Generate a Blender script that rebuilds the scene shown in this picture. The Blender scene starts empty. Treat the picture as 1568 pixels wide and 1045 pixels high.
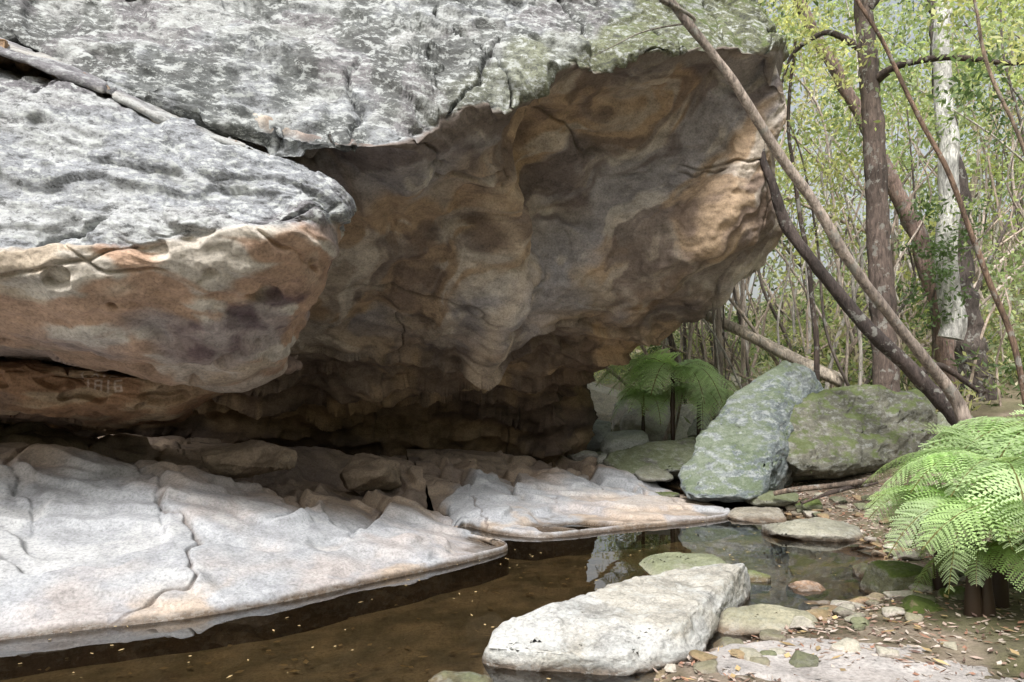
import bpy, bmesh, math, random
import numpy as np
from mathutils import Vector
rng=np.random.default_rng(7); random.seed(7)
scene=bpy.context.scene

# ---------- survey: bearing + depth -> world metres ----------
def S(px,py,d): return ((px-784)/1045.0*d, d, 1.6+(600-py)/1045.0*d)

# ---------- noise ----------
TAB=np.random.default_rng(3).random((64,64,64))
def vn(P):
    i=np.floor(P).astype(int); f=P-i; f=f*f*f*(f*(f*6-15)+10); i0=i&63; i1=(i+1)&63
    x0,y0,z0=i0.T; x1,y1,z1=i1.T; fx,fy,fz=f.T
    a=TAB[x0,y0,z0]*(1-fx)+TAB[x1,y0,z0]*fx; b=TAB[x0,y1,z0]*(1-fx)+TAB[x1,y1,z0]*fx
    c=TAB[x0,y0,z1]*(1-fx)+TAB[x1,y0,z1]*fx; d=TAB[x0,y1,z1]*(1-fx)+TAB[x1,y1,z1]*fx
    return (a*(1-fy)+b*fy)*(1-fz)+(c*(1-fy)+d*fy)*fz
ROT=np.array([[.8,.6,0],[-.48,.64,.6],[.36,-.48,.8]])
def fbm(P,s,o=4,seed=0,g=.5):
    Q=P*np.asarray(s)+seed*7.31+11.3; r=0;a=1;t=0
    for k in range(o):
        r=r+a*vn(Q); t+=a; a*=g; Q=(Q@ROT)*2.03+5.7
    return r/t
def ss(a,b,x):
    t=np.clip((x-a)/(b-a),0,1); return t*t*(3-2*t)
def pcrack(P,seed,w=.03,k=.7,dens=.5,wob=.5):
    r=np.random.default_rng(seed); out=np.zeros(len(P))
    for j in range(4):
        n=r.normal(size=3)*[1,.6,1.3]; n/=np.linalg.norm(n)
        f=(P@n)*k+r.random()+(fbm(P,.9,4,seed+j)-.5)*wob*k*2
        d=np.abs(f-np.round(f))/k; m=ss(dens,dens+.05,fbm(P,.7,2,seed+j+9)); out=np.maximum(out,(1-ss(0,w,d))*m)
    return out
def steps(h,a=.35,b=.65): return np.floor(h)+ss(a,b,h-np.floor(h))
def mixc(a,b,t):
    t=np.asarray(t)[:,None]; return np.asarray(a)*(1-t)+np.asarray(b)*t
def dip(P,ang=.28):
    c,s=math.cos(ang),math.sin(ang); return np.stack([P[:,0]*c-P[:,2]*s,P[:,1],P[:,0]*s+P[:,2]*c],1)
def segdist(P,pts,wy=.35):
    out=np.full(len(P),9.)
    for p,q in zip(pts[:-1],pts[1:]):
        a=np.array(S(*p)); b=np.array(S(*q)); d=b-a; t=np.clip(((P-a)@d)/(d@d),0,1)
        out=np.minimum(out,np.linalg.norm((P-a-t[:,None]*d)*[1,wy,1],axis=1))
    return out

# ---------- mesh building ----------
def build(name,V,F,col=None,mask=None,mat=None,smooth=True,parent=None):
    V=np.ascontiguousarray(V,dtype=np.float32); F=np.ascontiguousarray(F,dtype=np.int32)
    me=bpy.data.meshes.new(name); me.vertices.add(len(V)); me.vertices.foreach_set('co',V.ravel())
    m,k=F.shape; me.loops.add(m*k); me.loops.foreach_set('vertex_index',F.ravel())
    me.polygons.add(m); me.polygons.foreach_set('loop_start',np.arange(m,dtype=np.int32)*k)
    me.update(calc_edges=True); me.validate()
    if smooth: me.polygons.foreach_set('use_smooth',np.ones(len(me.polygons),dtype=bool))
    for nm,c in (('Col',col),('Mask',mask)):
        if c is not None:
            c=np.asarray(c,dtype=np.float32)
            if c.ndim==1: c=np.tile(c,(len(V),1))
            c=np.hstack([c,np.ones((len(V),1),dtype=np.float32)])
            me.color_attributes.new(nm,'FLOAT_COLOR','POINT').data.foreach_set('color',c.ravel())
    ob=bpy.data.objects.new(name,me); scene.collection.objects.link(ob)
    if mat: me.materials.append(mat)
    if parent: ob.parent=parent
    return ob
def empty(name):
    e=bpy.data.objects.new(name,None); scene.collection.objects.link(e); return e
def join(parts):
    V=[];F=[];C=[];M=[];o=0
    for p in parts:
        V.append(p[0]);F.append(p[1]+o);C.append(p[2]);M.append(p[3] if len(p)>3 else np.zeros((len(p[0]),3)));o+=len(p[0])
    return np.vstack(V),np.vstack(F),np.vstack(C),np.vstack(M)

def cr(A,t):
    n=len(A); i=np.clip(np.floor(t).astype(int),0,n-2); f=(t-i).reshape((-1,)+(1,)*(A.ndim-1))
    p1=A[i];p2=A[i+1]; p0=np.where((i>0).reshape(f.shape),A[np.maximum(i-1,0)],2*p1-p2); p3=np.where((i<n-2).reshape(f.shape),A[np.minimum(i+2,n-1)],2*p2-p1)
    k=.42
    m1=(p2-p0)*k; m2=(p3-p1)*k
    f2=f*f;f3=f2*f
    return (2*f3-3*f2+1)*p1+(f3-2*f2+f)*m1+(-2*f3+3*f2)*p2+(f3-f2)*m2
def patch(ctrl,U,T):
    A=np.array([[S(*p) for p in c] for c in ctrl])
    G=cr(A,U); G=np.swapaxes(cr(np.swapaxes(G,0,1),T),0,1)   # (nu,nt,3)
    return G
def gridnormals(G):
    du=np.gradient(G,axis=0); dv=np.gradient(G,axis=1); n=np.cross(dv,du); return n/(np.linalg.norm(n,axis=2,keepdims=True)+1e-9)
def gridfaces(nu,nt):
    i=np.arange(nu*nt).reshape(nu,nt); return np.stack([i[:-1,:-1],i[:-1,1:],i[1:,1:],i[1:,:-1]],-1).reshape(-1,4)

# ---------- node helpers ----------
def newmat(name):
    m=bpy.data.materials.new(name); m.use_nodes=True; nt=m.node_tree; nt.nodes.clear(); return m,nt
def N(nt,t,**k):
    n=nt.nodes.new(t)
    for a,b in k.items():
        if a in n.inputs: n.inputs[a].default_value=b
        else: setattr(n,a,b)
    return n
def ramp(nt,src,pts):
    r=nt.nodes.new('ShaderNodeValToRGB'); e=r.color_ramp.elements
    while len(e)<len(pts): e.new(.5)
    for i,(p,c) in enumerate(pts):
        e[i].position=p; e[i].color=(c,c,c,1) if not hasattr(c,'__len__') else (*c,1)
    nt.links.new(src,r.inputs[0]); return r.outputs[0]
def mix(nt,f,a,b,mode='MIX'):
    m=nt.nodes.new('ShaderNodeMix'); m.data_type='RGBA'; m.blend_type=mode
    for s,v in ((m.inputs[0],f),(m.inputs[6],a),(m.inputs[7],b)):
        if hasattr(v,'links') or hasattr(v,'is_linked'): nt.links.new(v,s)
        elif hasattr(v,'__len__'): s.default_value=(*v,1)
        else: s.default_value=v
    return m.outputs[2]
def math_(nt,op,a,b=None):
    m=nt.nodes.new('ShaderNodeMath'); m.operation=op
    for s,v in zip(m.inputs,(a,b)):
        if v is None: continue
        if hasattr(v,'is_linked'): nt.links.new(v,s)
        else: s.default_value=v
    return m.outputs[0]
def noise(nt,co,scale,detail=6,rough=.6,dist=0):
    n=nt.nodes.new('ShaderNodeTexNoise'); n.inputs['Scale'].default_value=scale; n.inputs['Detail'].default_value=detail
    n.inputs['Roughness'].default_value=rough; n.inputs['Distortion'].default_value=dist; nt.links.new(co,n.inputs['Vector']); return n.outputs[0]

def rock_material(name,bump=.6,c1=.62,c2=1.28):
    m,nt=newmat(name); L=nt.links.new
    geo=N(nt,'ShaderNodeNewGeometry'); co=geo.outputs['Position']
    ca=N(nt,'ShaderNodeAttribute',attribute_name='Col').outputs['Color']
    ms=N(nt,'ShaderNodeSeparateColor'); L(N(nt,'ShaderNodeAttribute',attribute_name='Mask').outputs['Color'],ms.inputs[0])
    map_=N(nt,'ShaderNodeMapping'); map_.inputs['Scale'].default_value=(1,1,2.0); map_.inputs['Rotation'].default_value=(.1,.28,0); L(co,map_.inputs['Vector']); cs=map_.outputs[0]
    n1=noise(nt,cs,3.5,6,.68); n2=noise(nt,co,40,3,.75); n3=noise(nt,cs,8,6,.78)
    c=mix(nt,1.0,ca,ramp(nt,n1,[(.3,c1),(.5,1.0),(.7,c2)]),'MULTIPLY')
    c=mix(nt,1.0,c,ramp(nt,n2,[(.27,.6),(.48,1.0),(.73,1.3)]),'MULTIPLY')
    lich=ramp(nt,n3,[(.52,0),(.56,1)]); lm=math_(nt,'MULTIPLY',lich,ms.outputs[0]); lf=math_(nt,'MULTIPLY',lm,.75)
    c=mix(nt,lf,c,mix(nt,n2,(.34,.365,.365),(.55,.565,.55)))
    dk=ramp(nt,n3,[(.40,1),(.45,0)]); df=math_(nt,'MULTIPLY',dk,ms.outputs[0]); df=math_(nt,'MULTIPLY',df,.8)
    c=mix(nt,df,c,(.06,.062,.062))
    sx=N(nt,'ShaderNodeSeparateXYZ'); L(geo.outputs['Normal'],sx.inputs[0])
    up=math_(nt,'ADD',math_(nt,'MULTIPLY',sx.outputs[2],.25),n1)
    mo=math_(nt,'MULTIPLY',ramp(nt,up,[(.58,0),(.68,1)]),ms.outputs[1])
    c=mix(nt,mo,c,mix(nt,n2,(.03,.05,.01),(.11,.14,.035)))
    bm=N(nt,'ShaderNodeBump'); bm.inputs['Strength'].default_value=bump; bm.inputs['Distance'].default_value=.03
    h=math_(nt,'ADD',math_(nt,'MULTIPLY',n1,.8),math_(nt,'MULTIPLY',n3,.55)); h=math_(nt,'ADD',h,math_(nt,'MULTIPLY',n2,.25)); h=math_(nt,'ADD',h,math_(nt,'MULTIPLY',lm,.1))
    L(h,bm.inputs['Height'])
    p=N(nt,'ShaderNodeBsdfPrincipled'); L(c,p.inputs['Base Color']); L(bm.outputs[0],p.inputs['Normal'])
    L(ramp(nt,ms.outputs[2],[(0,.9),(1,.25)]),p.inputs['Roughness']); p.inputs['Specular IOR Level'].default_value=.25
    o=N(nt,'ShaderNodeOutputMaterial'); L(p.outputs[0],o.inputs[0]); return m
ROCK=rock_material('weathered_sandstone')
SMOOTHROCK=rock_material('worn_sandstone',.4,.78,1.16)

def leaf_material(name,tr=.5,rough=.5):
    m,nt=newmat(name); L=nt.links.new
    c=N(nt,'ShaderNodeAttribute',attribute_name='Col').outputs['Color']
    p=N(nt,'ShaderNodeBsdfPrincipled'); L(c,p.inputs['Base Color']); p.inputs['Roughness'].default_value=rough; p.inputs['Specular IOR Level'].default_value=.5
    t=N(nt,'ShaderNodeBsdfTranslucent'); L(mix(nt,1.0,c,(1.5,1.5,1.1),'MULTIPLY'),t.inputs[0])
    x=N(nt,'ShaderNodeMixShader'); x.inputs[0].default_value=tr; L(p.outputs[0],x.inputs[1]); L(t.outputs[0],x.inputs[2])
    o=N(nt,'ShaderNodeOutputMaterial'); L(x.outputs[0],o.inputs[0]); return m
LEAF=leaf_material('leaf',.5); FERN=leaf_material('fern_frond',.4,.45); LITTER=leaf_material('dry_leaf',.1,.8)

def bark_material():
    m,nt=newmat('bark'); L=nt.links.new
    geo=N(nt,'ShaderNodeNewGeometry'); mp=N(nt,'ShaderNodeMapping'); mp.inputs['Scale'].default_value=(1,1,.22); L(geo.outputs['Position'],mp.inputs['Vector'])
    ca=N(nt,'ShaderNodeAttribute',attribute_name='Col').outputs['Color']
    n=noise(nt,mp.outputs[0],24,5,.75,.5); n2=noise(nt,geo.outputs['Position'],6,4,.65)
    c=mix(nt,1.0,ca,ramp(nt,n,[(.32,.3),(.5,1),(.68,1.7)]),'MULTIPLY')
    c=mix(nt,ramp(nt,n2,[(.57,0),(.61,.6)]),c,(.30,.30,.27))
    b=N(nt,'ShaderNodeBump'); b.inputs['Strength'].default_value=1; b.inputs['Distance'].default_value=.04; L(n,b.inputs['Height'])
    p=N(nt,'ShaderNodeBsdfPrincipled'); p.inputs['Roughness'].default_value=.9; L(c,p.inputs['Base Color']); L(b.outputs[0],p.inputs['Normal'])
    o=N(nt,'ShaderNodeOutputMaterial'); L(p.outputs[0],o.inputs[0]); return m
BARK=bark_material()

# ================= OVERHANG =================
cave=empty('sandstone_overhang')
B=[
[(-320,-450,9),(-320,-150,7),(-320,-90,6.2),(-320,-60,6.0),(-300,20,7.2),(-300,200,8.2),(-300,400,9),(-300,520,9.6),(-300,600,10.3),(-300,640,11.2),(-300,690,12)],
[(0,-450,9),(0,-150,7),(0,0,6.2),(0,42,6.0),(0,80,6.8),(0,250,8),(0,400,9),(0,520,9.6),(0,600,10.4),(0,640,11.4),(0,690,12)],
[(200,-450,9.2),(200,-150,7.3),(200,0,6.6),(200,140,5.85),(205,175,6.7),(230,300,8),(230,420,9),(230,520,9.8),(240,580,10.6),(250,640,11.6),(250,690,12.2)],
[(400,-450,9.5),(400,-150,7.6),(400,0,7),(400,206,6.0),(410,240,6.5),(420,330,7.8),(430,450,9),(440,540,9.9),(450,600,10.8),(460,650,11.8),(470,700,12.3)],
[(600,-450,10),(600,-150,8),(600,0,7.3),(605,204,6.1),(612,252,6.7),(595,330,7.8),(590,420,8.8),(590,500,9.8),(600,580,11),(610,640,12.2),(620,700,12.8)],
[(670,-450,10.2),(675,-150,8.2),(680,0,7.5),(676,170,6.6),(672,245,7.3),(660,310,8.1),(640,420,9.0),(640,490,9.9),(650,570,11),(660,640,12.3),(665,700,12.9)],
[(780,-450,10.4),(780,-150,8.5),(780,0,7.7),(788,142,6.75),(775,205,8.0),(750,300,8.6),(730,400,8.8),(720,490,9.6),(730,560,10.8),(725,630,12.2),(720,700,12.9)],
[(880,-450,10.8),(880,-150,8.9),(880,0,8.1),(880,94,7.2),(880,150,8.6),(870,270,9.4),(850,380,9.8),(820,480,10.1),(800,550,10.9),(790,630,12.2),(780,700,13)],
[(1000,-450,11),(1000,-150,9.3),(1000,0,8.4),(1010,84,7.7),(1020,135,8.9),(1010,250,9.6),(980,370,9.8),(930,470,10.2),(880,550,11.0),(850,620,12.0),(830,700,13)],
[(1080,-450,11.3),(1080,-150,9.6),(1080,0,8.8),(1110,60,8.35),(1140,115,8.9),(1130,240,9.2),(1110,370,9.5),(1040,460,10.4),(940,550,11.2),(868,620,12.2),(850,700,13)],
[(1110,-450,12),(1110,-150,10.3),(1130,0,9.4),(1188,66,9.0),(1232,160,9.2),(1196,240,9.5),(1188,370,10),(1096,463,10.9),(978,540,11.8),(902,600,12.8),(885,700,13.4)],
[(1090,-450,14),(1090,-150,13),(1100,0,12),(1130,90,11.5),(1150,180,11.5),(1110,250,11.5),(1100,360,12),(1010,440,12.6),(910,530,13.5),(860,600,14.5),(840,700,15)],
[(700,-450,17),(700,-150,17),(700,0,16),(700,90,16),(700,180,16),(700,250,16),(700,360,16),(700,440,16),(700,530,16),(700,600,16),(700,700,16)],
]
for c in B:
    c[0]=(c[0][0],-40,c[0][2]+1.5); c[1]=(c[1][0],-85,c[1][2]-.1); c[10]=(c[10][0],790,c[10][2])
U=np.concatenate([np.linspace(0,1,20)[:-1],np.linspace(1,10.4,560)[:-1],np.linspace(10.4,12,40)])
T=np.concatenate([np.linspace(0,1.4,30)[:-1],np.linspace(1.4,9,530)[:-1],np.linspace(9,10,30)])
G=patch(B,U,T); nr=gridnormals(G); nu,nt_=G.shape[:2]
P=G.reshape(-1,3); n=nr.reshape(-1,3); uu=np.repeat(U,nt_); tt=np.tile(T,nu)
PX=P[:,0]/P[:,1]*1045+784
lt=.45*(1-ss(480,600,PX))
face=1-ss(3.02+lt,3.14+lt,tt+.3*(fbm(P,3,3,9)-.5))
warp=np.stack([fbm(P,1.1,3,k)-.5 for k in (21,22,23)],1)
Pw=P+warp*.5
def face_disp(P,Pw,seed):
    D=dip(Pw); a=steps(fbm(D,(.7,.7,1.8),3,seed)*7,.42,.58)/7-.5
    b=steps(fbm(D,(2.2,2.2,6),3,seed+4)*8,.4,.6)/8-.5
    c=steps(fbm(dip(P),(6,6,14),3,seed+5)*6,.35,.65)/6-.5
    return a*.40+b*.14+c*.05-.13*pcrack(P,seed+31,.03,.45,.45,.5)
dface=face_disp(P,Pw,1)
Dc=dip(P+warp*1.1,-.65)
he=fbm(Dc,(.45,.45,1.3),3,5)*7; ste=np.floor(he)+(he-np.floor(he))**3
hf=fbm(Dc,(1.3,1.3,4),3,15)*6; stf=np.floor(hf)+(hf-np.floor(hf))**2
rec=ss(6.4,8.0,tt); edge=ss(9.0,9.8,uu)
dceil=(fbm(Pw,.5,3,6)-.5)*.95+(ste/7-.5)*.50+(stf/6-.5)*.07-.06*pcrack(P,77,.03,.4,.48,.5)+.11*(fbm(Pw,(3,3,4.5),4,7)-.5)+.03*(fbm(P,(12,12,14),2,8)-.5)
jit=.25*(fbm(P,(2,2,2),3,60)-.5)
rib=segdist(P,[(735,250,8.6),(760,330,8.7),(800,400,9.0),(760,470,9.4),(735,540,10.2)])+jit
dceil+=.42*(1-ss(.0,.42,rib))
rib2=segdist(P,[(800,200,8.3),(850,330,9.4),(800,380,9.6)])+jit; dceil-=.35*(1-ss(.0,.6,rib2))
rib3=segdist(P,[(560,300,7.6),(640,240,7.6),(760,190,8)])+jit; dceil+=.22*(1-ss(.0,.35,rib3))
zs=P[:,2]*2.6+2.4*fbm(P,(.7,.7,.2),4,8); zst=zs-np.floor(zs)
dceil=dceil+rec*(1-.75*edge)*((zst**3-.3)*.25+(fbm(P,(1.0,1.0,1.6),4,12)-.5)*1.0)
disp=dface*face+dceil*(1-face)*ss(3.0,3.6,tt)
P2=P+n*disp[:,None]
lip=np.exp(-((tt-3.05)/.22)**2); hl=steps(fbm(P,(1.4,1.4,1.4),2,14)*6,.42,.58)
P2[:,2]+=lip*(hl/6-.5)*.42
a=fbm(Dc,(.7,.7,2.0),4,40); b=fbm(Dc,(1.3,1.3,4),4,41); c3=fbm(Dc,(.4,.4,1),3,42); a0=fbm(Pw,(.9,.9,1.6),4,40)
cf=mixc((.215,.225,.235),(.17,.165,.17),ss(.52,.62,a0)); cf=mixc(cf,(.31,.32,.31),ss(.5,.62,b)*.7)
cf=mixc(cf,(.075,.08,.075),ss(.50,.60,fbm(P,(2.6,2.6,.6),4,48))*.75)
cf=mixc(cf,(.155,.165,.105),ss(.48,.6,c3+.25*ss(850,1000,PX)-.10)*ss(600,900,PX))
cc=mixc((.35,.295,.24),(.36,.265,.18),ss(.5,.62,a)); cc=mixc(cc,(.275,.26,.265),ss(.47,.57,c3)*.9); cc=mixc(cc,(.48,.43,.37),ss(.54,.64,b)*.75)
cc=mixc(cc,(.12,.09,.08),ss(.53,.64,fbm(Dc,(.8,.8,2.6),4,44))*.7)
cc=mixc(cc,mixc((.12,.08,.052),(.33,.225,.125),ss(.47,.6,fbm(P,(.8,.8,3),4,49))),rec*.85)  # brown recess rock, with the recess shadow painted into its colour
cc=mixc(cc,(.50,.40,.29),.5*np.exp(-((rib-.16)/.07)**2))
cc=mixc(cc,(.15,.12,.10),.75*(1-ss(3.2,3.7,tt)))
cc=mixc(cc,(.10,.085,.07),.5*pcrack(P,77,.03,.4,.48,.5))
cf=mixc(cf,(.04,.04,.04),.85*pcrack(P,32,.028,.45,.45,.5))
cc=cc*(1-.45*ss(8.5,9.2,tt))[:,None]  # innermost recess darkened further, shade put into the colour
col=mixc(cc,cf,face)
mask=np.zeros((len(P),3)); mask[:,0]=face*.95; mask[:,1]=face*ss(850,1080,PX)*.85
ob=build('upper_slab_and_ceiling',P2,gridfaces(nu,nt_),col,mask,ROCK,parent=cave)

def block(name,ctrl,nu,nt,lipT,seed,lc,uc,big=1.0,lich=1.0,colfn=None,parent=cave,mat=ROCK):
    U=np.linspace(0,len(ctrl)-1,nu);T=np.linspace(0,len(ctrl[0])-1,nt)
    G=patch(ctrl,U,T); nrm=gridnormals(G).reshape(-1,3); P=G.reshape(-1,3); uu=np.repeat(U,nt);tt=np.tile(T,nu)
    w=np.stack([fbm(P,1.3,3,k+seed)-.5 for k in (21,22,23)],1); Pw=P+w*.4
    face=1-ss(lipT-.08,lipT+.08,tt+.5*(fbm(P,2.5,4,9)-.5))
    df=face_disp(P,Pw,seed)*big
    hb=fbm(dip(Pw,.1),(.8,.8,2.4),3,seed+3)*6; sb=np.floor(hb)+(hb-np.floor(hb))**3
    du=(fbm(Pw,.9,3,seed+6)-.5)*.36+(sb/6-.5)*.22+.10*(fbm(Pw,(2.5,2.5,5),4,seed+7)-.5)-.05*pcrack(P,seed+33,.025,.5,.5,.4)+.03*(fbm(P,(11,11,14),2,8)-.5)
    pit=ss(.66,.72,fbm(P,(3.2,3.2,5),2,seed+70)); du=du-.10*pit
    P2=P+nrm*(df*face+du*(1-face))[:,None]
    a=fbm(Pw,(.9,.9,2.6),4,seed+40);b=fbm(Pw,(1.6,1.6,5),4,seed+41);c3=fbm(Pw,(.6,.6,1.6),3,seed+42)
    cf=mixc(lc,(.175,.17,.18),ss(.52,.62,a)); cf=mixc(cf,(.33,.34,.34),ss(.5,.6,b)*.7)
    cf=mixc(cf,(.04,.04,.04),.85*pcrack(P,seed+31,.028,.45,.45,.5))
    cu=mixc(uc[0],uc[1],ss(.46,.58,a)); cu=mixc(cu,uc[2],ss(.5,.62,b)); cu=mixc(cu,uc[3],ss(.52,.62,c3)*.8)
    if colfn is not None: cu=colfn(P,cu,tt)
    col=mixc(cu,cf,face); m=np.zeros((len(P),3)); m[:,0]=face*lich
    return build(name,P2,gridfaces(nu,nt),col,m,mat,parent=parent)
A=[
[(-350,-60,6.4),(-350,-40,5.3),(-350,160,4.8),(-350,390,4.5),(-350,460,4.8),(-350,530,5.6),(-350,550,7.5)],
[(0,84,7),(0,94,5.65),(0,230,5.25),(0,375,4.9),(0,450,5.1),(0,525,5.8),(0,545,8)],
[(130,130,7),(130,141,5.7),(130,260,5.3),(130,372,5.0),(135,460,5.2),(140,540,5.9),(140,550,8)],
[(270,190,7),(270,201,5.8),(270,290,5.4),(270,360,5.1),(275,460,5.4),(280,560,6.1),(290,565,8.2)],
[(400,236,7),(400,246,5.9),(400,300,5.5),(400,348,5.3),(390,440,5.6),(360,568,6.4),(370,572,8.4)],
[(480,275,7),(480,284,5.95),(482,308,5.7),(485,338,5.6),(465,440,5.9),(400,562,6.7),(420,567,8.5)],
[(515,305,7.2),(515,308,6.3),(516,322,6.1),(514,340,6.1),(492,440,6.4),(425,552,7.1),(460,560,8.6)],
[(505,300,8),(505,305,7.6),(500,320,7.6),(495,340,7.6),(475,420,7.9),(430,530,8.2),(450,550,8.8)]]
def acol(P,c,tt):
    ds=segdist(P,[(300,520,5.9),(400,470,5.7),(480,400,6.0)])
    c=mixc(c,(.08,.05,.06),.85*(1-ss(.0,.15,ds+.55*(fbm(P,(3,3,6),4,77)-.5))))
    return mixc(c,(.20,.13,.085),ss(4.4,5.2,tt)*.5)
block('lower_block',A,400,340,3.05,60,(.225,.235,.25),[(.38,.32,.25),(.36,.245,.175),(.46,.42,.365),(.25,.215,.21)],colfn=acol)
M=[[(-300,-60,6.6),(-300,-50,5.6),(-300,-30,5.4),(-300,-25,6.2)],[(0,48,6.8),(0,62,5.75),(0,88,5.6),(0,96,6.2)],[(130,108,6.8),(130,115,5.8),(130,132,5.7),(130,142,6.3)],[(270,176,6.8),(270,184,5.85),(270,196,5.8),(270,205,6.4)],[(390,222,6.8),(390,229,5.95),(390,238,5.95),(390,246,6.4)],[(440,240,6.8),(440,245,6.2),(440,252,6.2),(440,258,6.6)]]
block('middle_ledge',M,240,60,1.9,90,(.32,.305,.28),[(.28,.21,.15),(.25,.165,.1),(.34,.29,.23),(.16,.12,.09)],big=.3,lich=.6)
C=[[(-300,525,8),(-300,545,6.6),(-300,600,6.5),(-300,640,6.8),(-300,645,9)],[(0,530,8.2),(0,548,6.8),(0,600,6.7),(0,636,7.0),(0,648,9)],[(150,540,8.3),(150,555,7.0),(150,600,6.9),(150,638,7.2),(150,650,9)],[(270,555,8.4),(270,565,7.2),(275,595,7.1),(270,632,7.4),(270,645,9)],[(330,565,8.5),(330,575,7.5),(337,600,7.4),(320,612,7.7),(320,615,9)],[(340,590,8.8),(340,595,8.6),(340,602,8.6),(330,608,8.8),(330,612,9.2)]]
def graffiti(P,c,tt):
    g=np.full(len(P),9.)
    def st(*pp):
        nonlocal g
        g=np.minimum(g,segdist(P,[(x,y,6.92) for x,y in pp],0.0))
    st((140,583),(140,598)); st((150,583),(158,583),(158,598),(150,598),(150,583)); st((150,590),(158,590)); st((167,583),(167,598)); st((184,583),(176,584),(176,598),(184,598),(184,591),(176,591))
    st((130,562),(130,575),(137,575)); st((144,575),(148,563),(153,575)); st((160,563),(160,575)); st((168,563),(175,563),(175,569),(168,569),(168,575)); st((183,575),(183,563),(190,575),(190,563)); st((198,563),(205,563)); st((201,563),(201,575))
    return mixc(c,(.46,.38,.32),.75*(1-ss(.004,.014,g)))
block('back_ledge',C,900,200,-1,120,(.3,.2,.12),[(.25,.17,.105),(.23,.135,.08),(.30,.22,.145),(.14,.095,.07)],lich=0,colfn=graffiti)

# ================= SHELF =================
def shelf(name,ctrl,nu,nt,seed):
    c2=[]
    for c in ctrl:
        x,y,d=c[0]; c2.append([(x,y+110,d*.97)]+c)
    U=np.linspace(0,len(c2)-1,nu);T=np.linspace(0,len(c2[0])-1,nt)
    G=patch(c2,U,T); nrm=gridnormals(G).reshape(-1,3); P=G.reshape(-1,3); tt=np.tile(T,nu); PX=P[:,0]/P[:,1]*1045+784
    nrm=np.where(nrm[:,2:3]<0,-nrm,nrm)
    w=np.stack([fbm(P,1.2,3,k+seed)-.5 for k in (1,2,3)],1); Pw=P+w*.5
    back=ss(3.8,5.2,tt); far=ss(5.8,6.8,tt)
    hs=fbm(Pw,(.6,.9,1),3,seed)*7; st=np.floor(hs)+ss(.6,.95,hs-np.floor(hs)); ck=pcrack(P,seed+8,.022,.38,.47,.6)
    h0=fbm(Pw,(.4,.7,1),3,seed+3)*8; st0=(np.floor(h0)+ss(.68,.95,h0-np.floor(h0)))/8-.5
    q=(P[:,0]*.85+P[:,1]*.30)*.95+2.2*(fbm(P,(.6,.6,.6),4,seed+20)-.5); fr=q-np.floor(q); lobe=ss(0,.16,fr)*(1-.65*fr)
    xl=ss(380,520,PX)*(PX<720)
    mid=ss(3.4-.6*xl,4.4-.6*xl,tt)*(1-far)*(.35+.65*ss(330,480,PX))
    d=(fbm(P,.6,3,seed+5)-.5)*.16+st0*.50+.04*(fbm(P,3.0,4,seed+6)-.5)+.015*(fbm(P,(9,9,9),3,seed+7)-.5)-.045*ck
    d=d*ss(1.0,2.4,tt)+back*(1-far)*((st/7-.5)*.8+.2*(fbm(Pw,(2,2,2),4,seed+9)-.5))+mid*((lobe-.6)*.26)
    P2=P+nrm*d[:,None]
    a=fbm(Pw,.8,4,seed+10);b=fbm(Pw,1.8,5,seed+11);e=fbm(P,(7,7,7),4,seed+12)
    col=mixc((.30,.31,.325),(.325,.30,.29),ss(.45,.62,a)); col=mixc(col,(.395,.40,.40),ss(.5,.65,b)*.6)
    col=mixc(col,(.23,.235,.255),ss(.54,.66,e)*.4)
    z=P2[:,2]+.05*(e-.5)
    col=mixc(col,(.35,.25,.16),(1-ss(.06,.22,z))*ss(.47,.6,b)*.6)
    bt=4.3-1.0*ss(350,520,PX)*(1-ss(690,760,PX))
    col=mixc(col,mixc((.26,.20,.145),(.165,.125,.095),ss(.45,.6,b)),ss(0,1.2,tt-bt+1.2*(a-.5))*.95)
    col=mixc(col,(.11,.085,.07),.7*ck)
    wet=1-ss(.015,.06,z); col=mixc(col,(.07,.048,.03),wet*.9)
    m=np.zeros((len(P),3)); m[:,2]=wet; m[:,0]=.16*(1-back)
    return P2,gridfaces(nu,nt),col,m
S1=[
[(-500,1060,3.5),(-500,1020,3.6),(-500,900,4.2),(-500,790,5.2),(-500,700,6.9),(-500,676,8.6),(-500,668,12.5)],
[(-150,1000,4.15),(-150,965,4.3),(-150,880,4.8),(-150,780,5.6),(-150,695,6.9),(-150,676,8.6),(-150,668,12.5)],
[(0,980,4.4),(0,944,4.5),(0,866,4.95),(0,780,5.7),(0,700,6.9),(0,676,8.6),(0,668,12.5)],
[(150,962,4.62),(150,924,4.7),(150,854,5.15),(140,780,5.9),(135,708,7.1),(135,682,8.8),(130,670,12.5)],
[(300,945,4.85),(300,906,5.0),(290,846,5.4),(280,780,6.1),(270,722,7.2),(270,690,9),(260,672,12.6)],
[(450,918,5.26),(450,884,5.4),(430,836,5.85),(390,780,6.6),(360,730,7.7),(350,695,9.3),(340,675,12.7)],
[(600,885,5.87),(600,858,6.0),(560,818,6.5),(500,775,7.3),(450,730,8.2),(430,700,9.7),(420,680,12.8)],
[(710,862,6.4),(705,842,6.5),(650,808,7.0),(580,780,7.6),(510,740,8.6),(480,705,10.1),(460,682,12.8)],
[(778,840,6.95),(765,830,7.05),(710,812,7.5),(640,786,8.0),(560,748,8.9),(520,708,10.3),(500,684,12.9)],
[(720,824,7.4),(715,818,7.5),(690,808,7.8),(655,790,8.2),(610,755,9.0),(580,710,10.6),(570,685,13)],
[(697,815,7.78),(692,808,7.9),(682,800,8.2),(668,785,8.6),(650,755,9.3),(630,710,10.9),(620,688,13)]]
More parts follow.
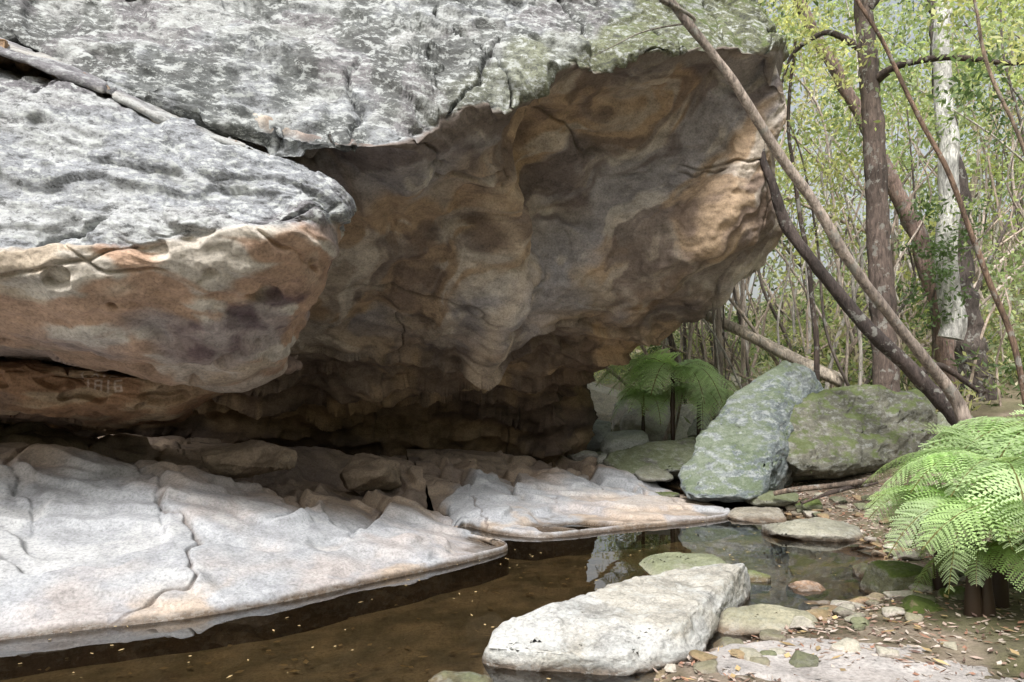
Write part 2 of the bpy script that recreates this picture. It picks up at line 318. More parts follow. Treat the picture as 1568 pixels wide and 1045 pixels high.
S2=[
[(690,830,7.5),(690,822,7.7),(680,812,8.1),(668,790,8.7),(655,758,9.4),(630,712,10.9),(620,688,13.2)],
[(712,806,8.12),(712,792,8.3),(712,772,8.8),(710,752,9.4),(700,730,10.2),(690,702,11.5),(680,688,13.3)],
[(760,818,7.7),(760,800,7.9),(760,778,8.5),(755,758,9.3),(745,733,10.3),(730,702,11.7),(720,688,13.4)],
[(840,824,7.5),(840,808,7.7),(830,785,8.4),(820,762,9.3),(800,735,10.4),(770,702,11.9),(750,688,13.5)],
[(960,812,7.95),(960,798,8.1),(930,776,8.9),(900,755,9.8),(860,730,10.8),(820,702,12.2),(800,688,13.6)],
[(1060,802,8.35),(1055,792,8.5),(1000,772,9.3),(945,750,10.2),(890,727,11.2),(845,702,12.5),(820,688,13.8)],
[(1112,794,8.65),(1100,787,8.8),(1045,768,9.6),(985,748,10.5),(920,724,11.5),(870,702,12.8),(840,690,14)],
[(1116,786,9.0),(1105,780,9.2),(1065,762,10.2),(1010,742,11.2),(950,722,12.3),(900,702,13.5),(870,688,14.8)],
[(1085,790,9.6),(1080,790,9.7),(1050,775,10.6),(1010,760,11.5),(960,745,12.5),(910,730,13.7),(880,720,15)]]
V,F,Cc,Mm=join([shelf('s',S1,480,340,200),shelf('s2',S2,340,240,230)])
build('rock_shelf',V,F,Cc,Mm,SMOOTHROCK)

# ================= BOULDERS =================
def hull(pts,res=.08,bev=.05,amp=.05,seed=0,chip=.12,sm=0):
    bm=bmesh.new()
    vs=[bm.verts.new(p) for p in pts]; r=bmesh.ops.convex_hull(bm,input=vs)
    dele=[e for e in set(r['geom_interior'])|set(r['geom_unused']) if isinstance(e,bmesh.types.BMVert)]
    if dele: bmesh.ops.delete(bm,geom=dele,context='VERTS')
    bmesh.ops.bevel(bm,geom=bm.edges[:],offset=bev,segments=1,affect='EDGES',clamp_overlap=True)
    bmesh.ops.triangulate(bm,faces=bm.faces[:])
    for k in range(7):
        ed=[e for e in bm.edges if e.calc_length()>res*1.4]
        if not ed: break
        bmesh.ops.subdivide_edges(bm,edges=ed,cuts=1); bmesh.ops.triangulate(bm,faces=bm.faces[:])
    for k in range(sm): bmesh.ops.smooth_vert(bm,verts=bm.verts[:],factor=.5,use_axis_x=True,use_axis_y=True,use_axis_z=True)
    bmesh.ops.recalc_face_normals(bm,faces=bm.faces[:]); bm.normal_update()
    P=np.array([v.co[:] for v in bm.verts]); n=np.array([v.normal[:] for v in bm.verts]); F=np.array([[v.index for v in f.verts] for f in bm.faces])
    bm.free()
    s=1.0/max(res*12,.1)
    st=steps(fbm(P,(s,s,s*1.8),3,seed)*6,.4,.6)
    P=P+n*((st/6-.5)*chip+amp*(fbm(P,s*3,4,seed+3)-.5)*2)[:,None]
    return P,F,n
AL=.76
def rockpart(pts,c1,c2,lich=.3,moss=0,wet=True,seed=0,**k):
    P,F,n=hull(pts,seed=seed,**k)
    a=fbm(P,1.8,4,seed+5); col=mixc(np.array(c1)*AL,np.array(c2)*AL,ss(.42,.6,a))
    w=(1-ss(.015,.06,P[:,2])) if wet else np.zeros(len(P)); col=mixc(col,(.08,.05,.03),w*.8)
    m=np.stack([np.full(len(P),lich),np.full(len(P),moss)*ss(.02,.1,P[:,2]),w*.7],1)
    return P,F,col,m
def prism(front,back,dshift=None):
    return [S(*p) for p in front]+[S(*p) for p in back]
def blob(cx,cy,cz,sx,sy,sz,seed,n=18):
    r=np.random.default_rng(seed); p=r.normal(size=(n,3)); p/=np.linalg.norm(p,axis=1,keepdims=True); p=np.sign(p)*np.abs(p)**.75
    return [(cx+sx*q[0]/1.2,cy+sy*q[1]/1.2,cz+sz*q[2]/1.2) for q in p]
def sblob(px,py,d,wpx,hpx,seed,depth=None,n=18):
    x,y,z=S(px,py,d); w=wpx/1045*d/2; h=hpx/1045*d/2; return blob(x,y,z,w*1.25,(depth or w)*1.1,h*1.25,seed,n)
def boulder(name,pts,c1,c2,**k):
    V,F,c,m=rockpart(pts,c1,c2,**k); return build(name,V,F,c,m,ROCK)
boulder('creek_boulder',
 [S(*p) for p in [(745,988,3.95),(768,955,4.25),(850,922,4.5),(1000,876,5.1),(1085,866,5.3),(1140,860,5.3),(1100,900,4.9),(1035,958,4.1),(962,1000,3.85),(880,1000,3.85),
 (736,1012,4.05),(755,1045,4.0),(880,1045,3.9),(962,1034,3.85),(1062,1010,4.05),(1100,960,4.75),(1148,925,5.35),(1150,900,5.6),(900,960,5.3)]],
 (.48,.48,.46),(.43,.41,.36),lich=.45,moss=.0,seed=11,res=.02,bev=.015,amp=.015,chip=.06)
boulder('mossy_boulder',prism(
 [(1040,725,9.6),(1075,660,9.9),(1125,600,10.2),(1205,552,10.6),(1250,565,10.8),(1262,600,10.9),(1215,640,10.2),(1200,700,9.7),(1165,760,9.0),(1055,762,9.2),(1038,745,9.4)],
 [(1080,770,11),(1200,770,11),(1265,690,11.8),(1220,560,11.6),(1130,630,11.6)]),
 (.17,.20,.205),(.27,.30,.30),lich=.5,moss=.6,seed=23,res=.04,bev=.04,amp=.03,chip=.16)
boulder('mossy_boulder',prism(
 [(1186,665,9.9),(1204,630,10.1),(1250,600,10.4),(1320,590,10.6),(1400,600,10.9),(1435,640,10.9),(1400,700,10.5),(1320,712,9.9),(1230,722,9.6),(1199,708,9.7)],
 [(1200,740,11),(1420,740,11.5),(1430,610,12),(1260,600,11.6)]),
 (.13,.13,.10),(.20,.195,.155),lich=.3,moss=.75,seed=31,res=.04,bev=.05,amp=.03,chip=.22)
boulder('mossy_boulder',prism([(922,705,11.4),(935,688,11.6),(1000,676,11.8),(1065,668,12),(1072,690,11.5),(1050,720,11),(960,728,10.9)],[(940,750,12.5),(1070,740,12.5),(1060,680,12.6)]),(.17,.17,.14),(.24,.24,.20),lich=.4,moss=.5,seed=37,res=.05,amp=.03,chip=.12)
i=0
for (px,py,d,w,h,c) in [(905,664,14.2,66,60,(.50,.53,.53)),(925,615,16.5,120,110,(.95,.88,.78)),(1015,650,14.6,130,75,(.72,.70,.64)),(1075,655,14.4,90,50,(.5,.52,.47)),(960,684,13.2,76,56,(.42,.44,.4)),(895,702,12.6,60,26,(.36,.35,.32)),(930,706,12.2,40,26,(.4,.4,.37)),(1450,660,12.5,90,60,(.25,.26,.2)),(1110,600,18,100,60,(.48,.45,.38)),(1000,725,11,60,22,(.28,.27,.23)),(1330,690,12,60,50,(.3,.28,.22)),(870,690,13.2,50,24,(.33,.28,.22)),(965,640,15.0,70,50,(.85,.80,.72))]:
    i+=1; boulder('stream_boulder',sblob(px,py,d,w,h,500+i),c,tuple(x*.75 for x in c),lich=.3,moss=.3,seed=100+i,res=.06,amp=.03,chip=.14)
for (px,py,d,w,h,dep,c,ms) in [(1165,955,4.7,165,60,.3,(.42,.38,.3),.35),(1050,868,6.0,140,34,.35,(.36,.36,.27),.5),(1245,815,7.7,150,36,.5,(.38,.36,.3),.2),(1160,788,8.8,100,18,.5,(.38,.34,.28),.1),(1180,762,9.3,90,20,.4,(.2,.2,.15),.5),(1375,900,5.4,105,76,.28,(.2,.2,.12),1),(1398,950,4.75,90,70,.2,(.3,.25,.15),1),(1465,932,5.0,64,66,.2,(.2,.2,.12),1),(1155,890,5.9,50,34,.2,(.2,.22,.1),1),(705,1052,3.75,115,34,.2,(.3,.33,.2),.7),(1500,984,4.4,80,40,.2,(.46,.42,.36),.1),(1260,938,5.1,70,36,.15,(.3,.25,.18),.5),(1550,960,4.8,100,60,.3,(.4,.36,.28),.4),(1235,905,5.6,60,30,.15,(.40,.27,.19),.1),(1330,880,6,50,34,.15,(.2,.18,.12),.6),(1240,775,8.8,40,26,.2,(.15,.16,.1),.9),(1020,760,10.2,46,16,.2,(.2,.2,.14),.8),(1450,965,4.5,50,34,.12,(.44,.4,.34),.2),(1340,925,5.1,44,30,.12,(.36,.28,.2),.2),(1430,900,5.8,50,40,.2,(.2,.2,.13),.8),(1520,1010,4.2,50,24,.1,(.4,.38,.33),.1)]:
    i+=1; boulder('creek_stone',sblob(px,py,d,w,h,600+i,dep,22),c,tuple(x*.8 for x in c),lich=.2,moss=ms,seed=130+i,res=.022,bev=.015,amp=.015,chip=.04,sm=1)
boulder('flat_slab',prism([(1068,1010,4.05),(1130,988,4.25),(1240,978,4.4),(1420,990,4.3),(1640,1010,4.2),(1700,1090,3.4),(1400,1120,3.2),(1110,1060,3.6)],[(1080,1045,4.05),(1700,1150,3.3),(1200,1180,3.3),(1650,1050,4.2),(1120,985,4.1),(1300,972,4.2),(1500,985,4.1),(1100,1020,3.7),(1400,1060,3.3),(1650,1040,3.5)]),(.44,.41,.39),(.38,.35,.33),lich=.1,moss=0,seed=81,res=.03,bev=.02,amp=.012,chip=.03)
parts=[]
for (px,py,d,w,h,dep) in [(385,705,7.9,150,64,.5),(560,730,9.2,120,66,.6),(690,722,10.4,100,60,.5)]:
    i+=1; parts.append(rockpart(sblob(px,py,d,w,h,700+i,dep,14),(.32,.25,.18),(.26,.20,.145),lich=0,seed=160+i,res=.035,bev=.08,amp=.03,chip=.1,sm=5))
V,F,c,m=join(parts); build('fallen_cave_blocks',V,F,c,m,ROCK)

# ================= GROUND =================
by=np.array([-50,3,3.9,4.6,5.2,5.8,7,9.5,11,13,20]); bxv=np.array([.7,.7,.9,1.9,2.8,3.3,3.8,3.7,2.9,2.2,2.0])
def hgt(x,y):
    bx=np.interp(y,by,bxv); P=np.stack([x,y,x*0],1)
    s=.04+.12*ss(4.5,10,y); d=x-bx
    h=np.where(d>0,.015+np.minimum(d,.4)*.10+s*d,np.maximum(d*.30,-.24))
    h=np.minimum(h,1.6+.05*d)
    far=np.maximum(y-11.5,0); h=h+np.where(far>0,np.minimum(.20*far*ss(0,5,far),3.6+.01*far),0)
    h=h+ (ss(8,22,x)*np.minimum(np.maximum(x-8,0)*.2,3))
    h=h+np.minimum(np.maximum(-6-y,0)*.6,9)          # unseen gully bank behind the camera, added to block low skylight
    h=h+(fbm(P,(.5,.5,1),4,300)-.5)*(.12+.7*ss(13,25,np.abs(y)))+(fbm(P,(3,3,1),3,301)-.5)*.05
    return h
def warpaxis(n,a,b,c): 
    t=np.linspace(-1,1,n); return c+np.sign(t)*(np.abs(t)*6+np.abs(t)**4*(np.where(t<0,c-a,b-c)-6))
gx=warpaxis(420,-120,130,2.5); gy=warpaxis(420,-120,170,8)
X,Y=np.meshgrid(gx,gy,indexing='ij'); x=X.ravel();y=Y.ravel(); z=hgt(x,y); P=np.stack([x,y,z],1)
a=fbm(P,(1.5,1.5,1),4,310); b=fbm(P,(5,5,1),4,311)
col=mixc((.10,.075,.055),(.21,.165,.135),ss(.4,.6,b)); col=mixc(col,(.07,.07,.03),ss(.52,.65,a)*.6)
bed=1-ss(-.02,.03,z); col=mixc(col,mixc((.42,.32,.20),(.24,.19,.12),ss(.42,.58,b)),bed)
col=mixc(col,(.42,.24,.12),bed*ss(-.16,-.02,z)*ss(1,2,x)*.7)
col=mixc(col,mixc((.28,.23,.17),(.15,.155,.08),ss(.45,.55,fbm(P,(1,1,1),5,312))),np.maximum(ss(12,15,y),ss(-4,-7,y)))
build('ground',P,gridfaces(420,420),col,np.stack([z*0,z*0+.15,bed*0],1),ROCK)

wm,nt=newmat('creek_water'); L=nt.links.new
g=N(nt,'ShaderNodeBsdfGlossy'); g.inputs['Roughness'].default_value=.012; g.inputs['Color'].default_value=(1,1,1,1)
t=N(nt,'ShaderNodeBsdfTransparent'); t.inputs[0].default_value=(.84,.79,.68,1)
fr=N(nt,'ShaderNodeFresnel'); fr.inputs[0].default_value=1.85
bp=N(nt,'ShaderNodeBump'); bp.inputs['Strength'].default_value=.03; bp.inputs['Distance'].default_value=.05
geo=N(nt,'ShaderNodeNewGeometry'); L(noise(nt,geo.outputs['Position'],2.5,2,.5),bp.inputs['Height']); L(bp.outputs[0],g.inputs['Normal']); L(bp.outputs[0],fr.inputs['Normal'])
x_=N(nt,'ShaderNodeMixShader'); L(fr.outputs[0],x_.inputs[0]); L(t.outputs[0],x_.inputs[1]); L(g.outputs[0],x_.inputs[2])
o=N(nt,'ShaderNodeOutputMaterial'); L(x_.outputs[0],o.inputs[0])
build('creek_water',[(-30,-8,0),(7,-8,0),(7,13.5,0),(-30,13.5,0)],[[0,1,2,3]],mat=wm,smooth=False)

# ================= TREES =================
def tube(pts,col,seg=10,step=.12,rough=.12,seed=0,wob=.0):
    A=np.array([list(S(*p[:3]))+[p[3]] for p in pts]); t=np.linspace(0,len(A)-1,max(8,int(sum(np.linalg.norm(np.diff(A[:,:3],axis=0),axis=1))/step)))
    Q=cr(A,t); C=Q[:,:3].copy(); r=np.maximum(Q[:,3],.003)
    if wob: 
        for k in range(3): C[:,k]+=wob*(fbm(Q[:,:3],1.2,2,seed+k)-.5)
    tg=np.gradient(C,axis=0); tg/=np.linalg.norm(tg,axis=1,keepdims=True)
    ref=np.array([.3,1,.1]); a=np.cross(tg,ref); a/=np.linalg.norm(a,axis=1,keepdims=True); b=np.cross(tg,a)
    th=np.linspace(0,2*np.pi,seg,endpoint=False)
    V=C[:,None]+r[:,None,None]*(a[:,None]*np.cos(th)[None,:,None]+b[:,None]*np.sin(th)[None,:,None])
    V0=V.reshape(-1,3); V0=V0+(V0-np.repeat(C,seg,0))*((fbm(V0,4,3,seed+5)-.5)*2*rough*1.5)[:,None]
    i=np.arange(len(C)*seg).reshape(len(C),seg); j=np.roll(i,-1,axis=1)
    F=np.stack([i[:-1],j[:-1],j[1:],i[1:]],-1).reshape(-1,4)
    cc=mixc(col,np.array(col)*.6,ss(.4,.6,fbm(V0,2,3,seed+8))); return V0,F,cc
def tree(name,tubes):
    V,F,c,m=join(tubes); return build(name,V,F,c,None,BARK)
DK=(.07,.05,.04); PALE=(.36,.30,.24); GR=(.28,.25,.21); MID=(.16,.12,.09)
tree('eucalyptus_tree',[tube([(1366,745,10.9,.30),(1362,700,11,.235),(1357,600,11,.20),(1352,480,11,.19),(1343,350,11,.175),(1338,200,11,.155),(1326,60,11,.14),(1310,-150,11,.12),(1290,-500,11,.07)],(.12,.09,.075),14,.06,.16,1),
 tube([(1336,130,11,.1),(1385,95,10.6,.055),(1460,88,10.3,.045),(1568,92,10,.035),(1700,60,9.6,.02)],DK,8,.1,.1,2,.2),
 tube([(1330,80,11,.07),(1270,45,11.2,.045),(1215,90,11.4,.03),(1190,140,11.5,.015)],DK,8,.1,.1,3,.2),
 tube([(1322,20,11,.08),(1370,-60,11.5,.05),(1450,-160,12,.03)],DK,8,.1,.1,4,.2),
 tube([(1300,-200,11,.08),(1200,-320,11.5,.05),(1100,-420,12,.03)],DK,8,.1,.1,5,.2)])
tree('leaning_sapling',[tube([(1478,645,8.3,.085),(1460,605,8.3,.072),(1385,510,8.15,.063),(1300,400,7.9,.06),(1235,295,7.7,.056),(1185,222,7.55,.052),(1110,110,7.3,.046),(1020,-8,7.1,.042),(930,-130,6.9,.036)],(.40,.33,.28),10,.06,.1,11,.04)])
tree('leaning_dark_tree',[tube([(1475,650,9.6,.13),(1420,590,9.6,.11),(1340,515,9.5,.10),(1290,460,9.5,.09),(1240,395,9.4,.08),(1205,345,9.4,.075),(1185,285,9.3,.06),(1165,230,9.3,.045),(1180,150,9.4,.03)],(.085,.065,.058),10,.06,.15,21,.05),
 tube([(1400,575,9.6,.06),(1440,560,9.8,.05),(1500,600,9.9,.03)],DK,8,.08,.1,22)])
tree('thin_dark_tree',[tube([(1252,590,11.8,.05),(1246,500,11.8,.045),(1236,400,11.8,.04),(1222,300,11.8,.035),(1210,200,11.8,.03),(1215,60,11.8,.025)],DK,8,.1,.1,31,.1)])
tree('liana_vine',[tube([(1575,640,7,.03),(1550,520,7,.029),(1500,400,7,.028),(1450,260,7,.025),(1395,150,7,.023),(1350,60,7,.02),(1290,-40,7,.018)],(.2,.13,.09),8,.06,.1,41,.06)])
tree('liana_vine',[tube([(1590,300,6.5,.02),(1545,180,6.5,.018),(1510,80,6.5,.016),(1480,-30,6.5,.012)],(.3,.22,.16),8,.06,.1,42,.08)])
tree('stringybark_tree',[tube([(1455,680,13.5,.3),(1450,600,13.5,.2),(1440,500,13.5,.17),(1425,420,13.5,.16),(1385,320,13.5,.15),(1330,200,13.5,.13),(1270,90,13.5,.11),(1190,-60,13.5,.1)],(.28,.2,.17),12,.08,.2,51,.15)])
tree('stringybark_tree',[tube([(1500,670,14,.6),(1490,600,14,.42),(1480,520,14,.34),(1470,440,14,.26),(1465,300,14,.2),(1440,120,14,.16),(1430,-60,14,.14)],(.10,.08,.07),12,.08,.25,61,.1)])
tree('gum_tree',[tube([(1452,520,12.6,.22),(1448,400,12.6,.19),(1452,250,12.6,.17),(1440,120,12.6,.15),(1436,-80,12.6,.13)],(.66,.65,.62),12,.1,.05,71,.2)])
tree('gum_tree',[tube([(1100,640,14,.10),(1098,520,14,.09),(1094,440,14,.085),(1090,300,14,.08),(1110,100,14,.07)],(.36,.30,.25),10,.1,.06,75,.1)])
tree('fallen_log',[tube([(1020,462,15,.07),(1065,476,14.6,.10),(1130,506,14.2,.11),(1200,540,13.8,.12),(1290,585,13.2,.13)],(.5,.43,.35),10,.1,.1,81,.1)])
tree('fallen_log',[tube([(1185,757,8.9,.03),(1240,748,8.8,.035),(1300,742,8.7,.04),(1345,735,8.6,.03)],MID,8,.05,.2,83,.1),tube([(1230,770,8.5,.02),(1290,752,8.6,.025),(1350,742,8.8,.02)],DK,8,.05,.2,84,.15)])
tree('bare_branch',[tube([(1010,0,7.0,.03),(1060,30,7.2,.015),(980,50,7.1,.008),(900,95,6.9,.004)],GR,6,.05,.1,85,.1)])

parts=[]; r=np.random.default_rng(5)
for k in range(420):
    d=r.uniform(13,28); x0=r.uniform(.12,1.05)*d; px=x0/d*1045+784
    if px<1000: continue
    z0=float(hgt(np.array([x0]),np.array([d]))[0]); py=600-(z0-1.6)/d*1045+8
    Ln=r.uniform(1.5,10); lean=r.normal(0,.28 if r.random()<.7 else .8)
    pts=[]; rad=r.uniform(.012,.05)*(1+d/60); cx=0
    for q in range(5):
        f=q/4; cx=lean*Ln*f+r.normal(0,.08)*Ln*f; pts.append((px+cx/d*1045,py-Ln*f/d*1045,d+r.normal(0,.3)*f,rad*(1-.7*f)))
    cc=[(.56,.47,.40),(.46,.37,.30),(.16,.13,.11),(.62,.57,.52)][r.integers(4)]
    parts.append(tube(pts,cc,5,.35,.05,100+k))
tree('sapling_thicket',parts)

def leaves(C,L,W,colors,seed=0,down=.2):
    r=np.random.default_rng(seed); n=len(C); a=r.normal(size=(n,3)); a[:,2]-=down; a/=np.linalg.norm(a,axis=1,keepdims=True)
    b=np.cross(a,r.normal(size=(n,3))); b/=np.linalg.norm(b,axis=1,keepdims=True)
    L=np.broadcast_to(L,(n,))[:,None]; W=np.broadcast_to(W,(n,))[:,None]
    V=np.stack([C,C+a*L*.45+b*W/2,C+a*L,C+a*L*.45-b*W/2],1).reshape(-1,3)
    return V,np.arange(4*n).reshape(n,4),np.repeat(colors,4,0)
def clumps(cs,rs,ns,cols,L,W,seed):
    r=np.random.default_rng(seed); Cs=[];K=[]
    for c,rd,n,k in zip(cs,rs,ns,cols):
        p=r.normal(size=(n,3))*[1,1,.6]*rd*.55; sub=r.normal(size=(6,3))*rd*.7; p=p*.6+sub[r.integers(0,6,n)]
        Cs.append(np.array(c)+p); K.append(np.array(k)*r.uniform(.6,1.3,(n,1)))
    C=np.vstack(Cs);K=np.vstack(K); n=len(C); return leaves(C,L*r.uniform(.7,1.3,n),W*r.uniform(.7,1.3,n),K,seed)
PALG=[(.38,.45,.19),(.30,.38,.18),(.11,.17,.07),(.54,.56,.26),(.42,.48,.32),(.60,.55,.40)]
cs=[];rs=[];ns=[];ks=[]
for k in range(600):
    d=r.uniform(15,30); x0=r.uniform(.1,1.1)*d; z0=float(hgt(np.array([x0]),np.array([d]))[0]); hh=r.uniform(.08,1)**1.1*12
    px=x0/d*1045+784
    if px<960 or (px<1130 and d<21 and hh<4): continue
    cs.append((x0,d,z0+hh)); rs.append(r.uniform(.4,1.3)); ns.append(int(r.uniform(80,240))); ks.append(PALG[r.choice(6,p=[.2,.22,.13,.18,.17,.10])])
V,F,c=clumps(cs,rs,ns,ks,.16,.075,9); build('bush_foliage',V,F,c,None,LEAF,smooth=False)
cs=[];rs=[];ns=[];ks=[]
for k in range(340):
    d=r.uniform(13.2,26); x0=r.uniform(.08,1.1)*d; z0=float(hgt(np.array([x0]),np.array([d]))[0])
    if x0/d*1045+784<1130 and d<19: continue
    cs.append((x0,d,z0+.3)); rs.append(r.uniform(.4,.8)); ns.append(150); ks.append(np.array(PALG[r.integers(6)])*.85)
V,F,c=clumps(cs,rs,ns,ks,.2,.05,10); build('undergrowth',V,F,c,None,LEAF,smooth=False)
cs=[];rs=[];ns=[];ks=[]
for k in range(120):
    d=r.uniform(-24,-8); x0=r.uniform(-25,25); z0=float(hgt(np.array([x0]),np.array([d]))[0])
    cs.append((x0,d,z0+r.uniform(0,2.5))); rs.append(r.uniform(1,2.4)); ns.append(100); ks.append(np.array(PALG[r.integers(6)])*.7)
V,F,c=clumps(cs,rs,ns,ks,.5,.3,12); build('bush_foliage',V,F,c,None,LEAF,smooth=False)  # unseen bush behind the camera, added to cut low sky light on the cave
cs=[];rs=[];ns=[];ks=[]
for (px,py,d,rr,nn,k) in [(1220,30,11.5,.7,420,3),(1260,110,11.6,.6,400,3),(1210,100,12,.5,260,0),(1280,200,12,.6,340,3),(1240,280,12.3,.5,260,0),(1420,20,10,.7,420,1),(1520,30,9.6,.7,420,0),(1560,20,8,.5,260,3),(1480,60,10.5,.5,260,1),(1400,200,12,.6,300,1),(1520,180,12,.6,260,2),(1440,330,12,.45,350,2),(1455,400,12,.45,420,2),(1430,450,12.3,.4,300,2),(1540,420,11,.5,260,1),(1550,300,11,.6,260,0),(1290,330,13,.5,260,3),(1300,-80,11,1,400,1),(1450,-100,11,1,500,1),(1180,-150,11.5,1,400,1),(1500,120,8.5,.35,120,2),(1350,150,11.8,.5,240,1),(1180,50,11.2,.35,160,3)]:
    cs.append(S(px,py,d)); rs.append(rr); ns.append(nn); ks.append(PALG[k])
V,F,c=clumps(cs,rs,ns,ks,.11,.045,19); build('tree_foliage',V,F,c,None,LEAF,smooth=False)

def frond(base,az,L,up,droop,col,npn=20,npl=10,seed=0,wide=.36):
    r=np.random.default_rng(seed); d=np.array([math.cos(az),math.sin(az),0]); t=np.linspace(0,1,npn+4); sw=r.normal(0,.12)
    C=np.array(base)+d*(L*(t-.12*t*t))[:,None]+np.array([-d[1],d[0],0])*(L*sw*t*t)[:,None]+np.array([0,0,1])*(L*(up*t-droop*t*t))[:,None]
    tg=np.gradient(C,axis=0); tg/=np.linalg.norm(tg,axis=1,keepdims=True); roll=r.normal(0,.3); side=np.cross(tg,[roll*d[1],-roll*d[0],1]); side/=np.linalg.norm(side,axis=1,keepdims=True); nn=np.cross(side,tg)
    Vs=[];Cs=[]
    for k in range(3,npn+3):
        tt=t[k]; pl=L*wide*math.sin(math.pi*min(1,(tt*.92+.05))**.75)**.8*(1-.35*tt)*r.uniform(.85,1.1)+.01
        for sg in (-1,1):
            pd=side[k]*sg+tg[k]*r.uniform(.35,.6)-nn[k]*.18*r.random(); pd/=np.linalg.norm(pd); s=np.linspace(.05,1,npl)
            pc=C[k]+pd*(pl*s)[:,None]-np.array([0,0,1])*(pl*r.uniform(.15,.4)*s*s)[:,None]
            ac=np.cross(pd,nn[k]); ac/=np.linalg.norm(ac); ql=pl*.22*(1-.72*s)+.004; w=pl/npl*.95
            for s2 in (-1,1):
                qd=ac*s2+pd*.5; tip=pc+qd*ql[:,None]; m=pc+qd*(ql*.5)[:,None]; 
                Vs.append(np.stack([pc-pd*w*.3,m-pd*w*.5,tip,m+pd*w*.5],1).reshape(-1,3)); Cs.append(np.tile(np.array(col)*r.uniform(.8,1.2),(npl*4,1)))
    V=np.vstack(Vs); F=np.arange(len(V)).reshape(-1,4)
    w=.006*L; a=C+side*w; b=C-side*w; i=np.arange(len(C)-1); V2=np.vstack([a,b]); n_=len(C); F2=np.stack([i,i+1,i+1+n_,i+n_],1)
    return [(V,F,np.vstack(Cs)),(V2,F2,np.tile(np.array([.14,.13,.04]),(len(V2),1)))]
def fern(name,crowns,mat=FERN,**kw):
    parts=[]; r=np.random.default_rng(len(crowns)*3+1)
    for (c,n,L,a0,a1,col) in crowns:
        base=S(*c)
        for k in range(n):
            az=a0+(a1-a0)*(k+r.uniform(-.3,.3))/n; l=L*r.uniform(.7,1.15)
            parts+=frond(base,az,l,r.uniform(.2,.85),r.uniform(.7,1.2),np.array(col)*r.uniform(.7,1.25),seed=int(r.integers(1e6)),**kw)
        x,y,z=base; zg=float(hgt(np.array([x]),np.array([y]))[0])
        A=600-(zg-1.6)/y*1045
        parts.append(tube([(c[0],A+10,c[2],.05),(c[0],(A+c[1])/2,c[2],.04),(c[0],c[1],c[2],.035)],(.07,.045,.03),8,.05,.3,5))
    V,F,cc,m=join(parts); return build(name,V,F,cc,None,mat,smooth=False)
G1=(.44,.57,.30); G2=(.32,.44,.19)
fern('fern',[((1530,715,4.7),13,1.0,0,2*math.pi,G1),((1490,780,4.5),10,.75,0,2*math.pi,G1),((1600,660,5.0),12,1.1,0,2*math.pi,G1),((1590,790,4.3),9,.8,0,2*math.pi,G2),((1440,770,5.2),8,.60,0,2*math.pi,G1),((1510,840,4.5),8,.5,0,2*math.pi,G2)])
fern('tree_fern',[((1030,570,12.6),15,1.5,0,2*math.pi,(.48,.62,.32)),((985,605,13.2),10,.8,0,2*math.pi,(.40,.54,.26)),((1070,600,12.8),10,1.0,0,2*math.pi,(.44,.58,.3))])

n=11000; d=r.uniform(3.2,12,n); x=np.interp(d,by,bxv)-.25+np.abs(r.normal(0,1.0,n))*1.6; z=hgt(x,d)
ok=z>.0; x=x[ok];d=d[ok];z=z[ok]; K=.8*np.array([(.30,.20,.15),(.48,.37,.31),(.16,.10,.08),(.56,.48,.42),(.34,.18,.12),(.40,.34,.28)])[r.integers(0,6,len(x))]
C=np.stack([x,d,z+.012],1); V,F,c=leaves(C,r.uniform(.03,.09,len(x)),r.uniform(.012,.035,len(x)),K,33,0)
V[:,2]=np.repeat(C[:,2],4)+(V[:,2]-np.repeat(C[:,2],4))*.35
V0,F0,c0=V,F,c
n=260; X=r.uniform(-3.5,3.2,n);Y=r.uniform(3.8,8.5,n); C=np.stack([X,Y,np.full(n,.006)],1); V,F,c=leaves(C,r.uniform(.02,.06,n),.018,np.tile((.45,.33,.16),(n,1)),34,0); V[:,2]=.005+np.abs(V[:,2]-.006)*.1
n=900; X2=r.uniform(-4,3.4,n);Y2=r.uniform(3.6,9,n); C2=np.stack([X2,Y2,hgt(X2,Y2)+.02],1); V3,F3,c3_=leaves(C2,r.uniform(.04,.12,n),.04,np.tile((.5,.36,.18),(n,1))*r.uniform(.4,1.2,(n,1)),35,0); V3[:,2]=np.repeat(C2[:,2],4)+np.abs(V3[:,2]-np.repeat(C2[:,2],4))*.2
V,F,c,m=join([(V0,F0,c0),(V,F,c),(V3,F3,c3_)]); build('leaf_litter',V,F,c,None,LITTER,smooth=False)
parts=[]
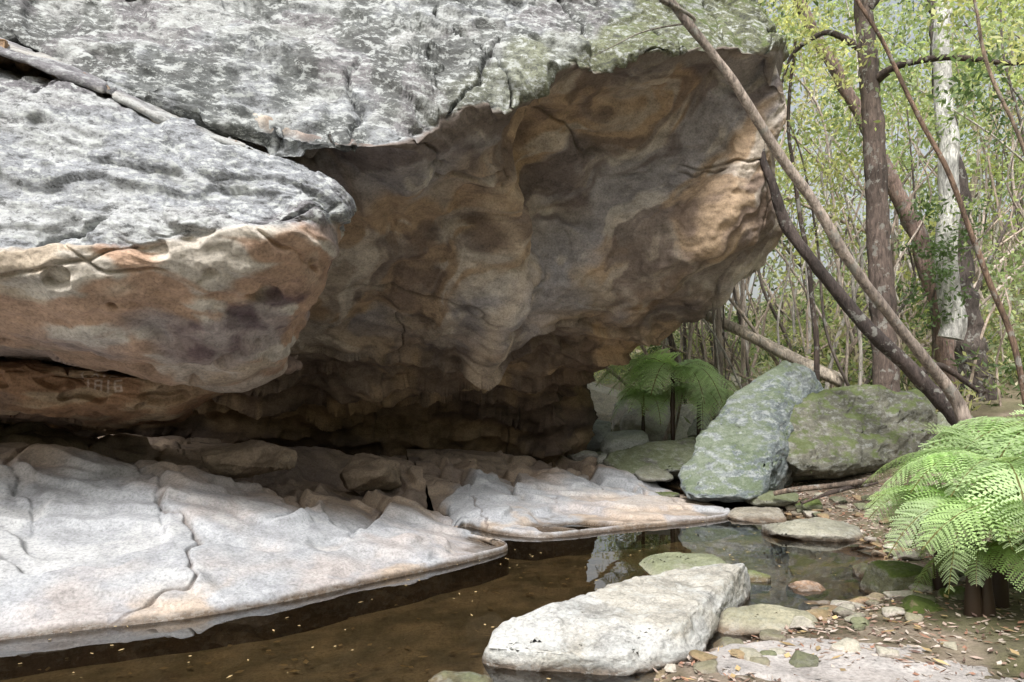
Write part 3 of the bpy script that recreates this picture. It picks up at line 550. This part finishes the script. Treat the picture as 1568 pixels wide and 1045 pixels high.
for k in range(260):
    yy=r.uniform(3.6,9.5); xx=float(np.interp(yy,by,bxv))-.5+abs(r.normal(0,.9)); s=r.uniform(.02,.11); zz=float(hgt(np.array([xx]),np.array([yy]))[0])
    cc=[(.42,.38,.32),(.3,.26,.2),(.36,.25,.16),(.22,.22,.15),(.55,.5,.44)][r.integers(5)]
    parts.append(rockpart(blob(xx,yy,zz+s*.25,s*1.3,s,s*.6,900+k,12),cc,tuple(q*.8 for q in cc),lich=.1,moss=.3,seed=900+k,res=.03,bev=.008,amp=.005,chip=.01))
V,F,c,m=join(parts); build('creek_pebbles',V,F,c,m,ROCK)

# ================= LIGHT =================
w=bpy.data.worlds.new('World'); scene.world=w; w.use_nodes=True; nt=w.node_tree; nt.nodes.clear()
elev=math.radians(52); sunv=Vector((-.3,-.85,0)).normalized()*math.cos(elev)+Vector((0,0,math.sin(elev)))
sky=nt.nodes.new('ShaderNodeTexSky'); sky.sky_type='NISHITA'; sky.sun_disc=False; sky.sun_elevation=elev; sky.sun_rotation=math.atan2(sunv.x,sunv.y); sky.air_density=1.6; sky.dust_density=6; sky.ozone_density=.6
hs=nt.nodes.new('ShaderNodeHueSaturation'); hs.inputs['Saturation'].default_value=.35; hs.inputs['Value'].default_value=1.25
bg=nt.nodes.new('ShaderNodeBackground'); bg.inputs[1].default_value=.15; ow=nt.nodes.new('ShaderNodeOutputWorld')
nt.links.new(sky.outputs[0],hs.inputs['Color']); nt.links.new(hs.outputs[0],bg.inputs[0]); nt.links.new(bg.outputs[0],ow.inputs[0])
ld=bpy.data.lights.new('sun','SUN'); ld.energy=4.8; ld.angle=math.radians(14); ld.color=(1,.98,.965); lo=bpy.data.objects.new('sun',ld); scene.collection.objects.link(lo)
lo.rotation_euler=(-sunv).to_track_quat('-Z','Y').to_euler()
cd=bpy.data.cameras.new('camera'); cam=bpy.data.objects.new('camera',cd); scene.collection.objects.link(cam); cd.lens=24; cd.sensor_width=36; cd.shift_y=.05; cd.clip_end=600
cam.location=(0,0,1.6); cam.rotation_euler=(math.radians(90),0,0); scene.camera=cam
scene.view_settings.view_transform='Standard'; scene.view_settings.look='None'; scene.view_settings.exposure=0
